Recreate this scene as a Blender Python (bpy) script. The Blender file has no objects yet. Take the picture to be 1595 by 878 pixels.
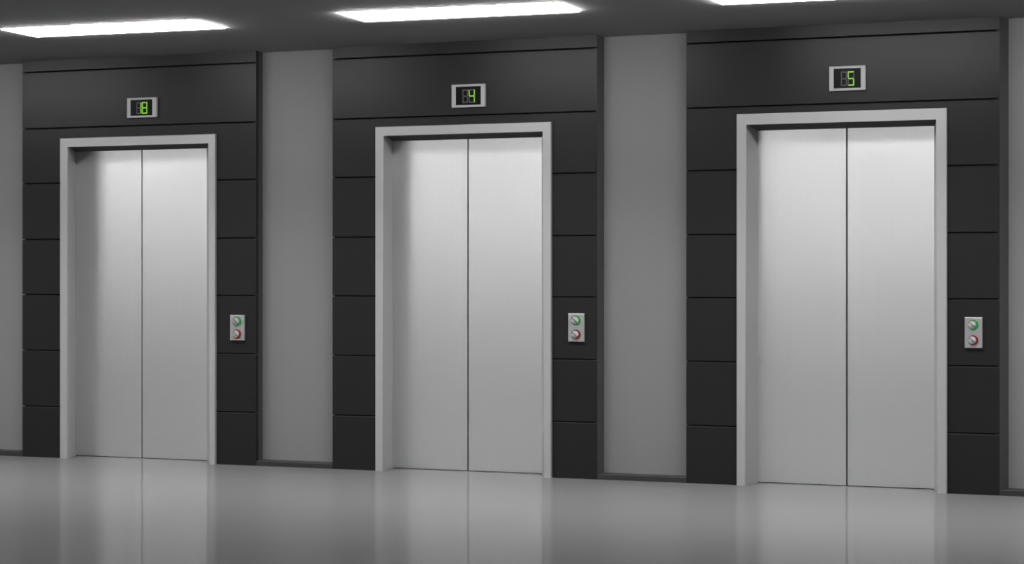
import bpy, bmesh, math
from mathutils import Vector

scene = bpy.context.scene
COL = scene.collection
H = 2.68            # floor to ceiling
ZC = 1.2462         # eye height
DEPTH = 0.18        # lift doors behind the face of the cladding
RECESS = 0.10       # grey wall behind the face of the cladding
PROUD = 0.025       # door casing in front of the cladding

# ------------------------------------------------------------------ materials
def material(name, color, rough=0.5, metal=0.0, spec=0.5, emit=None, strength=0.0,
             aniso=0.0, tangent=None, grain=None, coat=0.0, rough_var=0.0, ior=1.5):
    m = bpy.data.materials.new(name)
    m.use_nodes = True
    nt = m.node_tree
    b = nt.nodes['Principled BSDF']
    b.inputs['Base Color'].default_value = (*color, 1)
    b.inputs['Roughness'].default_value = rough
    b.inputs['Metallic'].default_value = metal
    b.inputs['Specular IOR Level'].default_value = spec
    b.inputs['IOR'].default_value = ior
    b.inputs['Coat Weight'].default_value = coat
    if emit:
        b.inputs['Emission Color'].default_value = (*emit, 1)
        b.inputs['Emission Strength'].default_value = strength
    if aniso:
        b.inputs['Anisotropic'].default_value = aniso
        t = nt.nodes.new('ShaderNodeTangent')
        t.direction_type = 'RADIAL'
        t.axis = tangent or 'Z'
        nt.links.new(t.outputs['Tangent'], b.inputs['Tangent'])
    if grain:
        # fine streaks of the finish: (scale xyz), how far the colour varies
        sc, amt = grain
        tc = nt.nodes.new('ShaderNodeTexCoord')
        mp = nt.nodes.new('ShaderNodeMapping')
        mp.inputs['Scale'].default_value = sc
        nz = nt.nodes.new('ShaderNodeTexNoise')
        nz.inputs['Scale'].default_value = 1.0
        nz.inputs['Detail'].default_value = 3.0
        mix = nt.nodes.new('ShaderNodeMix')
        mix.data_type = 'RGBA'
        mix.inputs['A'].default_value = (*[c * (1 - amt) for c in color], 1)
        mix.inputs['B'].default_value = (*[min(1, c * (1 + amt)) for c in color], 1)
        nt.links.new(tc.outputs['Object'], mp.inputs['Vector'])
        nt.links.new(mp.outputs['Vector'], nz.inputs['Vector'])
        nt.links.new(nz.outputs['Fac'], mix.inputs['Factor'])
        nt.links.new(mix.outputs['Result'], b.inputs['Base Color'])
        if rough_var:
            mr = nt.nodes.new('ShaderNodeMapRange')
            mr.inputs['To Min'].default_value = rough - rough_var
            mr.inputs['To Max'].default_value = rough + rough_var
            nt.links.new(nz.outputs['Fac'], mr.inputs['Value'])
            nt.links.new(mr.outputs['Result'], b.inputs['Roughness'])
    return m

g = lambda v: (v, v, v)
M = {
    'cladding':  material('dark cladding', g(0.0125), 0.38, spec=0.18, grain=((0.4, 0.4, 30), 0.06)),
    'return':    material('dark bay edge', g(0.065), 0.5, spec=0.4),
    'groove':    material('cladding backing', g(0.008), 0.8, spec=0.1),
    'wall':      material('grey plaster wall', g(0.176), 0.75, spec=0.2, grain=((6, 6, 6), 0.02)),
    'ceiling':   material('grey ceiling', g(0.27), 0.9, spec=0.1, grain=((5, 5, 5), 0.02)),
    'floor':     material('polished grey floor', g(0.13), 0.04, ior=1.032, grain=((1.5, 0.5, 1), 0.03)),
    'added_floor':    material('dark carpet', g(0.03), 0.95, spec=0.05, grain=((80, 80, 80), 0.2)),  # unseen dark floor added so the doors reflect a dimmer middle
    'plinth':    material('black skirting', g(0.022), 0.45, spec=0.4),
    'door':      material('brushed steel door', g(0.81), 0.30, metal=1.0, grain=((120, 120, 0.6), 0.02)),
    'casing':    material('satin steel casing', g(0.345), 0.5, metal=0.25, spec=0.3, grain=((90, 90, 0.6), 0.02)),
    'soffit':    material('dark soffit', g(0.05), 0.6, spec=0.2),  # darker than the casing
    'bezel':     material('silver bezel', g(0.34), 0.5, spec=0.3),
    'screen':    material('black display glass', g(0.005), 0.35, spec=0.06),
    'segoff':    material('unlit segment', g(0.085), 0.5, spec=0.1),
    'segon':     material('lit green segment', (0.10, 0.3, 0.02), 0.5, emit=(0.26, 0.60, 0.03), strength=0.66),
    'plate':     material('steel call plate', g(0.42), 0.4, metal=0.85, grain=((200, 200, 4), 0.05)),
    'cap':       material('turned steel button', g(0.5), 0.42, metal=0.9, aniso=0.5, tangent='Y'),
    'slot':      material('button slot', g(0.035), 0.5),
    'green':     material('green button collar', (0.004, 0.16, 0.03), 0.4, spec=0.2, emit=(0.01, 0.35, 0.06), strength=0.16),
    'darksteel': material('dark steel collar', g(0.14), 0.45, metal=0.5),
    'red':       material('red button collar', (0.12, 0.004, 0.004), 0.4, spec=0.2, emit=(0.35, 0.01, 0.01), strength=0.10),
    'lamp':      material('lit diffuser', g(0.8), 0.6, emit=(1, 1, 1), strength=13.0),
    'addedfill':  material('lit diffuser, back rows', g(0.8), 0.6, emit=(1, 1, 1), strength=27.0),  # unseen back rows, added as fill light for the steel doors
    'halorim':   material('added halo edge', g(0.8), 0.6, emit=(1, 1, 1), strength=330.0),  # edge glow added and overdriven to throw a halo on the ceiling
    'void':      material('shaft void', g(0.004), 0.9, spec=0.0),
    'backwall':  material('lobby wall', g(0.41), 0.8, spec=0.2, grain=((3, 3, 3), 0.02)),
}

# ------------------------------------------------------------------ mesh helpers
def link(name, bm, mats, parent=None, smooth=False):
    me = bpy.data.meshes.new(name)
    bmesh.ops.recalc_face_normals(bm, faces=bm.faces[:])
    bm.to_mesh(me)
    bm.free()
    for m in (mats if isinstance(mats, (list, tuple)) else [mats]):
        me.materials.append(m)
    if smooth:
        for p in me.polygons:
            p.use_smooth = True
    o = bpy.data.objects.new(name, me)
    COL.objects.link(o)
    if parent:
        o.parent = parent
    return o

def prism(bm, poly, axis, a, b, mat=0):
    """extrude a closed 2-D outline along an axis from a to b"""
    def pt(p, t):
        u, v = p
        return {'x': (t, u, v), 'y': (u, t, v), 'z': (u, v, t)}[axis]
    lo = [bm.verts.new(pt(p, a)) for p in poly]
    hi = [bm.verts.new(pt(p, b)) for p in poly]
    n = len(poly)
    fs = [bm.faces.new(lo), bm.faces.new(hi)]
    for i in range(n):
        j = (i + 1) % n
        fs.append(bm.faces.new((lo[i], lo[j], hi[j], hi[i])))
    for f in fs:
        f.material_index = mat
    return fs

def box(bm, x0, x1, y0, y1, z0, z1, mat=0):
    return prism(bm, [(x0, y0), (x1, y0), (x1, y1), (x0, y1)], 'z', z0, z1, mat)

def round_bevel(bm, width, seg=2, test=None):
    es = [e for e in bm.edges if test is None or test(e)]
    bmesh.ops.bevel(bm, geom=es, offset=width, segments=seg, affect='EDGES', profile=0.5)

def structure(o):
    o['kind'] = 'structure'
    return o

def thing(name, label, cat, loc=(0, 0, 0), group=None):
    o = bpy.data.objects.new(name, None)
    COL.objects.link(o)
    o.empty_display_size = 0.1
    o.location = loc
    o['label'] = label
    o['category'] = cat
    if group:
        o['group'] = group
    return o

# ------------------------------------------------------------------ room shell
XL, XR, YB = -20.0, 2.2, -15.0
bm = bmesh.new(); box(bm, XL, XR, -5.6, 1.0, -0.2, 0.0)
structure(link('floor', bm, M['floor']))
bm = bmesh.new(); box(bm, XL, XR, YB, -5.6, -0.2, 0.0)
structure(link('floor_added_dark', bm, M['added_floor']))  # dark area out of view, added to shape the door reflections
bm = bmesh.new(); box(bm, XL, XR, YB, 1.0, H, H + 0.2)
structure(link('ceiling', bm, M['ceiling']))
bm = bmesh.new(); box(bm, XL - 0.2, XL, YB, 1.0, 0, H)
structure(link('wall_left', bm, M['wall']))
bm = bmesh.new(); box(bm, XR, XR + 0.2, YB, 1.0, 0, H)
structure(link('wall_right', bm, M['wall']))
bm = bmesh.new(); box(bm, XL, XR, YB - 0.2, YB, 0, H)
structure(link('wall_front', bm, M['backwall']))

# bays: left, right (front face), x where the right return meets the grey wall
BAYS = [(-7.7638, -5.9755, -5.9824), (-5.4279, -3.6575, -3.6453), (-3.1004, -1.2865, -1.2486)]
# casing: outer left/right, inner left/right, top outer, top inner  + door plane left/right/top/seam
LIFTS = [
    dict(ol=-7.4499, orr=-6.2650, il=-7.3942, ir=-6.3082, ot=2.1496, it=2.0955, dl=-7.4596, dr=-6.4410, dt=2.0722, seam=-6.9389),
    dict(ol=-5.1199, orr=-3.9440, il=-5.0667, ir=-3.9924, ot=2.1636, it=2.1120, dl=-5.0900, dr=-4.0771, dt=2.0864, seam=-4.5722),
    dict(ol=-2.7898, orr=-1.5740, il=-2.7359, ir=-1.6287, ot=2.1768, it=2.1180, dl=-2.7096, dr=-1.6754, dt=2.0914, seam=-2.1798),
]
GROOVES = [0.343, 0.722, 1.099, 1.472, 1.851, 2.222, 2.605]

# grey wall seen between the bays: one wall with a doorway behind each bay
bm = bmesh.new()
edges = [XL] + [v for b in BAYS for v in (b[0] + 0.12, min(b[1], b[2]) - 0.04)] + [XR]
for i in range(0, len(edges), 2):
    box(bm, edges[i], edges[i + 1], RECESS, RECESS + 0.2, 0, H)
structure(link('wall_back', bm, M['wall']))

def board(bm, x0, x1, z0, z1, top=True, bot=True):
    """one horizontal cladding board, top and bottom arris chamfered"""
    c = 0.005
    poly = [(0.03, z0)]
    poly += [(0.0025, z0), (0, z0 + 0.0025)] if bot else [(0, z0)]
    poly += [(0, z1 - c), (c, z1)] if top else [(0, z1)]
    poly += [(0.03, z1)]
    prism(bm, poly, 'x', x0, x1)

for i, ((x0, x1, xs), L) in enumerate(zip(BAYS, LIFTS)):
    bm = bmesh.new()
    gap = 0.005
    zs = [0.0] + GROOVES + [H]
    wl, wr, wt = L['ol'] + 0.02, L['orr'] - 0.02, L['ot'] - 0.02     # hole for the lift
    for k in range(len(zs) - 1):
        za = zs[k] + (gap / 2 if k else 0)
        zb = zs[k + 1] - (gap / 2 if k < len(zs) - 2 else 0)
        last, first = k == len(zs) - 2, k == 0
        if zb < wt:
            board(bm, x0, wl, za, zb, not last, not first)
            board(bm, wr, x1, za, zb, not last, not first)
        elif za < wt:
            board(bm, x0, wl, za, zb)
            board(bm, wr, x1, za, zb)
            board(bm, wl, wr, wt, zb, True, False)
        else:
            board(bm, x0, x1, za, zb, not last, True)
    # dark backing that shows in the grooves
    bl, br = min(wl, L['dl'] - 0.055), max(wr, L['dr'] + 0.05)
    for (a, b, c, d) in ((x0, bl, 0, H), (br, x1 - 0.03, 0, H), (bl, br, wt + 0.04, H)):
        box(bm, a + 0.001, b, 0.03, RECESS, c, d, 1)
    # plain return strip closing the right end of the bay
    prism(bm, [(x1 - 0.0005, 0.0), (xs, RECESS), (x1 - 0.045, RECESS), (x1 - 0.030, 0.031)], 'z', 0, H, 2)
    structure(link('trim_%d' % (i + 1), bm, [M['cladding'], M['groove'], M['return']]))

# low black skirting in front of the grey wall
spans = [('baseboard_left', XL, BAYS[0][0], XL), ('baseboard_center', BAYS[0][1], BAYS[1][0], BAYS[0][2]),
         ('baseboard_middle', BAYS[1][1], BAYS[2][0], BAYS[1][2]), ('baseboard_right', BAYS[2][1], XR, BAYS[2][2])]
for n, a, b, a2 in spans:
    bm = bmesh.new()
    prism(bm, [(a + 0.001, 0.0), (b - 0.001, 0.0), (b - 0.001, RECESS), (a2 + 0.001, RECESS)], 'z', 0, 0.033)
    round_bevel(bm, 0.004, 2, lambda e: all(abs(v.co.z - 0.033) < 1e-4 and abs(v.co.y) < 1e-4 for v in e.verts))
    structure(link(n, bm, M['plinth']))

# ------------------------------------------------------------------ lifts
LIFT_LABELS = [
    'steel elevator doors in a pale casing under the floor display reading 18',
    'steel elevator doors in a pale casing under the floor display reading 4',
    'steel elevator doors in a pale casing under the floor display reading 5',
]
def casing_mesh(L):
    bm = bmesh.new()
    y0, y1 = -PROUD, -0.0005
    # one U-shaped casing outline, extruded
    outline = [(L['ol'], 0.0), (L['il'], 0.0), (L['il'], L['it']), (L['ir'], L['it']),
               (L['ir'], 0.0), (L['orr'], 0.0), (L['orr'], L['ot']), (L['ol'], L['ot'])]
    prism(bm, outline, 'y', y0, y1)
    def outer(e):
        a, b = e.verts
        f = abs(a.co.y - y0) < 1e-5 and abs(b.co.y - y0) < 1e-5
        return f and not (abs(a.co.z) < 1e-5 and abs(b.co.z) < 1e-5)
    round_bevel(bm, 0.006, 3, outer)
    return bm

for L, lab in zip(LIFTS, LIFT_LABELS):
    cxm = (L['ol'] + L['orr']) / 2
    t = thing('elevator', lab, 'elevator', (cxm, 0, 0), 'elevators')
    S = {k: (v - cxm if k in ('ol', 'orr', 'il', 'ir', 'dl', 'dr', 'seam') else v) for k, v in L.items()}
    link('door_casing', casing_mesh(S), M['casing'], t)
    # jambs: quadrilateral in plan running back from the casing to the doors
    bm = bmesh.new()
    prism(bm, [(S['il'], -0.0), (S['dl'], DEPTH), (S['dl'] - 0.05, DEPTH), (S['il'] - 0.03, 0.0)], 'z', 0, S['it'] + 0.02)
    link('jamb', bm, M['casing'], t)
    bm = bmesh.new()
    prism(bm, [(S['ir'], 0.0), (S['dr'], DEPTH), (S['ir'] + 0.02, DEPTH), (S['ir'] + 0.02, 0.0)], 'z', 0, S['it'] + 0.02)
    link('jamb', bm, M['casing'], t)
    bm = bmesh.new()
    xf0, xf1, xb0, xb1 = S['il'] - 0.004, S['ir'] + 0.004, S['dl'] - 0.045, S['dr'] + 0.045
    za, zb, zt = S['it'], S['dt'], S['it'] + 0.03
    v = [bm.verts.new(p) for p in ((xf0, 0, za), (xf1, 0, za), (xb1, DEPTH, zb), (xb0, DEPTH, zb),
                                   (xf0, 0, zt), (xf1, 0, zt), (xb1, DEPTH, zt + 0.04), (xb0, DEPTH, zt + 0.04))]
    for f in ((0, 1, 2, 3), (4, 5, 6, 7), (0, 1, 5, 4), (1, 2, 6, 5), (2, 3, 7, 6), (3, 0, 4, 7)):
        bm.faces.new([v[k] for k in f])
    link('head_soffit', bm, M['soffit'], t)
    gp = 0.0035
    for a, b in ((S['dl'] - 0.04, S['seam'] - gp), (S['seam'] + gp, S['dr'] + 0.04)):
        bm = bmesh.new()
        box(bm, a, b, DEPTH + 0.001, DEPTH + 0.04, 0.004, S['dt'] + 0.06)
        round_bevel(bm, 0.002, 2, lambda e: abs(e.verts[0].co.z - e.verts[1].co.z) > 0.5)
        d = link('door_panel', bm, M['door'], t)
    bm = bmesh.new()
    box(bm, S['dl'] - 0.05, S['dr'] + 0.05, DEPTH + 0.045, DEPTH + 0.06, 0.0, S['dt'] + 0.08)
    link('shaft_dark', bm, M['void'], t)  # near-black sheet standing in for the dark shaft behind the seam

# ------------------------------------------------------------------ floor displays
SEG = {'0': 'abcdef', '1': 'bc', '4': 'fgbc', '5': 'afgcd', '8': 'abcdefg', ' ': ''}
def seg_polys(x0, x1, z0, z1, w):
    zm = (z0 + z1) / 2
    e = 0.0006
    h = w / 2
    return {
        'a': [(x0 + e, z1), (x1 - e, z1), (x1 - w, z1 - w), (x0 + w, z1 - w)],
        'd': [(x0 + w, z0 + w), (x1 - w, z0 + w), (x1 - e, z0), (x0 + e, z0)],
        'f': [(x0, z1 - e), (x0 + w - e, z1 - w - e), (x0 + w - e, zm + h), (x0 + h, zm + e), (x0, zm + h)],
        'b': [(x1, z1 - e), (x1 - w + e, z1 - w - e), (x1 - w + e, zm + h), (x1 - h, zm + e), (x1, zm + h)],
        'e': [(x0, z0 + e), (x0 + w - e, z0 + w + e), (x0 + w - e, zm - h), (x0 + h, zm - e), (x0, zm - h)],
        'c': [(x1, z0 + e), (x1 - w + e, z0 + w + e), (x1 - w + e, zm - h), (x1 - h, zm - e), (x1, zm - h)],
        'g': [(x0 + h + e, zm), (x0 + w, zm + h), (x1 - w, zm + h), (x1 - h - e, zm), (x1 - w, zm - h), (x0 + w, zm - h)],
    }

DISPLAYS = [(-6.9309, -6.7068, 2.2717, 2.4033, '18'), (-4.6005, -4.3767, 2.2686, 2.4114, ' 4'), (-2.2440, -2.0340, 2.2928, 2.4348, ' 5')]
for (x0, x1, z0, z1, txt) in DISPLAYS:
    W, Hh = x1 - x0, z1 - z0
    shown = txt.strip()
    t = thing('floor_display', 'silver framed floor display glowing green %s above elevator doors' % shown, 'display',
              ((x0 + x1) / 2, -0.0005, (z0 + z1) / 2), 'floor displays over the elevators')
    hw, hh = W / 2, Hh / 2
    sw0, sw1 = -hw + 0.126 * W, hw - 0.126 * W
    sz0, sz1 = -hh + 0.10 * Hh, hh - 0.10 * Hh
    bm = bmesh.new()
    ya, yb = -0.020, 0.0
    outer = [(-hw, -hh), (hw, -hh), (hw, hh), (-hw, hh)]
    inner = [(sw0, sz0), (sw1, sz0), (sw1, sz1), (sw0, sz1)]
    def ring(pts, y): return [bm.verts.new((p[0], y, p[1])) for p in pts]
    c = 0.003
    ob = ring(outer, yb); om = ring(outer, ya + c)
    of = ring([(-hw + c, -hh + c), (hw - c, -hh + c), (hw - c, hh - c), (-hw + c, hh - c)], ya)
    inf = ring(inner, ya); inb = ring(inner, ya + 0.006)
    for A, B in ((ob, om), (om, of), (of, inf), (inf, inb)):
        for i in range(4):
            j = (i + 1) % 4
            bm.faces.new((A[i], A[j], B[j], B[i]))
    bm.faces.new(inb); bm.faces.new(ob)
    link('bezel', bm, M['bezel'], t)
    bm = bmesh.new(); box(bm, sw0, sw1, ya + 0.004, ya + 0.0058, sz0, sz1)
    scr = link('screen', bm, M['screen'], t)
    for di, (fa, fb) in enumerate(((0.324, 0.488), (0.511, 0.690))):
        polys = seg_polys(-hw + fa * W, -hw + fb * W, -hh + 0.195 * Hh, -hh + 0.775 * Hh, 0.0068)
        for key, poly in polys.items():
            on = key in SEG[txt[di]]
            bm = bmesh.new()
            prism(bm, poly, 'y', ya + 0.0028, ya + 0.0039)
            s = link('segment', bm, M['segon'] if on else M['segoff'], scr)
            s['label'] = 'glowing green display segment' if on else 'dark grey unlit display segment'

# ------------------------------------------------------------------ call panels
PANELS = [(-6.1598, -6.0516, 0.8084, 0.9727, '18'), (-3.8367, -3.7321, 0.8296, 1.0005, '4'), (-1.4769, -1.3779, 0.8234, 0.9965, '5')]
def disc(bm, cx, cz, r, y0, y1, n=48, chamfer=0.0):
    if chamfer:
        rings = [(r, y1), (r, y0 + chamfer), (r - chamfer, y0), (r * 0.45, y0 - 0.0012), (0.0, y0 - 0.002)]
    else:
        rings = [(r, y1), (r, y0), (0.0, y0)]
    prev = None
    for rr, y in rings:
        if rr == 0:
            cv = bm.verts.new((cx, y, cz))
            for i in range(n):
                bm.faces.new((prev[i], prev[(i + 1) % n], cv))
            break
        cur = [bm.verts.new((cx + rr * math.cos(2 * math.pi * i / n), y, cz + rr * math.sin(2 * math.pi * i / n))) for i in range(n)]
        if prev:
            for i in range(n):
                bm.faces.new((prev[i], prev[(i + 1) % n], cur[(i + 1) % n], cur[i]))
        prev = cur

for (x0, x1, z0, z1, lift) in PANELS:
    W, Hh = x1 - x0, z1 - z0
    t = thing('call_panel', 'steel call panel with green and red ringed buttons right of the elevator showing %s' % lift,
              'button panel', ((x0 + x1) / 2, 0.0005, (z0 + z1) / 2), 'call panels beside the elevators')
    bm = bmesh.new()
    box(bm, -W / 2, W / 2, -0.017, 0.0, -Hh / 2, Hh / 2)
    round_bevel(bm, 0.003, 2, lambda e: all(v.co.y < -0.01 for v in e.verts))
    link('plate', bm, M['plate'], t)
    for cz, mat, nm in ((0.255 * Hh, 'green', 'green'), (-0.245 * Hh, 'red', 'red')):
        r = 0.285 * W
        bx = -0.005
        bm = bmesh.new(); disc(bm, bx + 0.0025, cz, r, -0.023, -0.016)
        for f in bm.faces:          # only the right-hand arc of the collar is coloured
            f.material_index = 0
        bmesh.ops.triangulate(bm, faces=[f for f in bm.faces if len(f.verts) > 4])
        for f in bm.faces:
            m_ = f.calc_center_median()
            ang = math.degrees(math.atan2(m_.z - cz, m_.x - bx - 0.0025))
            f.material_index = 0 if -115 < ang < 105 else 1
        col = link('button', bm, [M[mat], M['darksteel']], t)
        col['label'] = '%s ringed round call button' % nm
        bm = bmesh.new(); disc(bm, bx - 0.0015, cz, r * 0.77, -0.0265, -0.022, chamfer=0.0015)
        link('button_cap', bm, M['cap'], col, smooth=False)
        bm = bmesh.new()
        a = math.radians(-42); lx, wz = r * 0.70, 0.0021
        pts = [(-lx, -wz), (lx, -wz), (lx, wz), (-lx, wz)]
        prism(bm, [(bx - 0.0015 + p[0] * math.cos(a) - p[1] * math.sin(a), cz + p[0] * math.sin(a) + p[1] * math.cos(a)) for p in pts],
              'y', -0.0288, -0.0258)
        link('button_slot', bm, M['slot'], col)

# ------------------------------------------------------------------ ceiling lights
def make_light(x, y, label, w=1.293, d=0.388, mat='lamp'):
    t = thing('ceiling_light', label, 'ceiling light', (x, y, H),
              'recessed ceiling light panels' if mat == 'lamp' else 'added fill light panels further back in the lobby')
    h = 0.0065
    if mat == 'lamp':
        t.rotation_euler.z = math.radians(1.9)
    w, d = w - 0.02, d - 0.02
    bm = bmesh.new()
    vs = [bm.verts.new(p) for p in ((-w/2, -d/2, -h), (w/2, -d/2, -h), (w/2, d/2, -h), (-w/2, d/2, -h))]
    vt = [bm.verts.new(p) for p in ((-w/2, -d/2, -h + 0.001), (w/2, -d/2, -h + 0.001), (w/2, d/2, -h + 0.001), (-w/2, d/2, -h + 0.001))]
    bm.faces.new(vs); bm.faces.new(vt)
    for i in range(4):
        bm.faces.new((vs[i], vs[(i + 1) % 4], vt[(i + 1) % 4], vt[i]))
    link('diffuser', bm, M[mat], t)
    bm = bmesh.new()
    box(bm, -w/2, w/2, -d/2, d/2, -h + 0.0012, -0.0003)
    link('added_glow_rim', bm, M['halorim' if mat == 'lamp' else mat], t)  # added glowing band that lights the ceiling around the panel
    if mat == 'lamp':       # added narrow-spread area light, pools light on the floor
        ld = bpy.data.lights.new('added_beam', 'AREA')
        ld.shape = 'RECTANGLE'; ld.size = w - 0.02; ld.size_y = d - 0.02
        ld.energy = 26.0; ld.spread = math.radians(115)
        lo = bpy.data.objects.new('added_beam', ld); COL.objects.link(lo)
        lo.parent = t; lo.location = (0, 0, -h - 0.002)
    return t

make_light(-6.208, -1.320, 'long white ceiling light panel, leftmost of the three, nearest the display reading 18')
make_light(-4.044, -1.252, 'long white ceiling light panel, middle of the three, seen whole above the elevator showing 4')
make_light(-1.965, -1.215, 'long white ceiling light panel cut off by the top of the photo, rightmost of three')
for x, y, lab in ((-8.38, -1.37, 'white ceiling light panel left of the leftmost bay'), (0.10, -1.08, 'white ceiling light panel right of the rightmost bay')):
    make_light(x, y, lab)
for y in (-6.6, -9.6, -12.6):  # out-of-view rows added to brighten the doors
    for i in range(9):
        make_light(-16.9 + i * 2.12, y, 'added unseen ceiling light panel further back, fill for the doors', mat='addedfill')

# ------------------------------------------------------------------ world, camera, view
w = bpy.data.worlds.new('World'); scene.world = w
w.use_nodes = True
w.node_tree.nodes['Background'].inputs['Color'].default_value = (0, 0, 0, 1)
w.node_tree.nodes['Background'].inputs['Strength'].default_value = 0.0

cam = bpy.data.cameras.new('camera')
co = bpy.data.objects.new('camera', cam); COL.objects.link(co)
F, CY, HY = 3003.8, 439.0, 424.75
cam.sensor_fit = 'HORIZONTAL'; cam.sensor_width = 36.0
cam.lens = F / 1595 * 36.0
cam.shift_y = (HY - CY) / 1595
co.location = (0, -11.06, ZC)
co.rotation_euler = (math.pi / 2, 0, math.atan(1142.5 / F))
cam.clip_end = 200
scene.camera = co
scene.view_settings.view_transform = 'Standard'
scene.view_settings.look = 'None'
scene.view_settings.gamma = 1
scene.view_settings.exposure = 0.0
scene.view_settings.use_curve_mapping = False
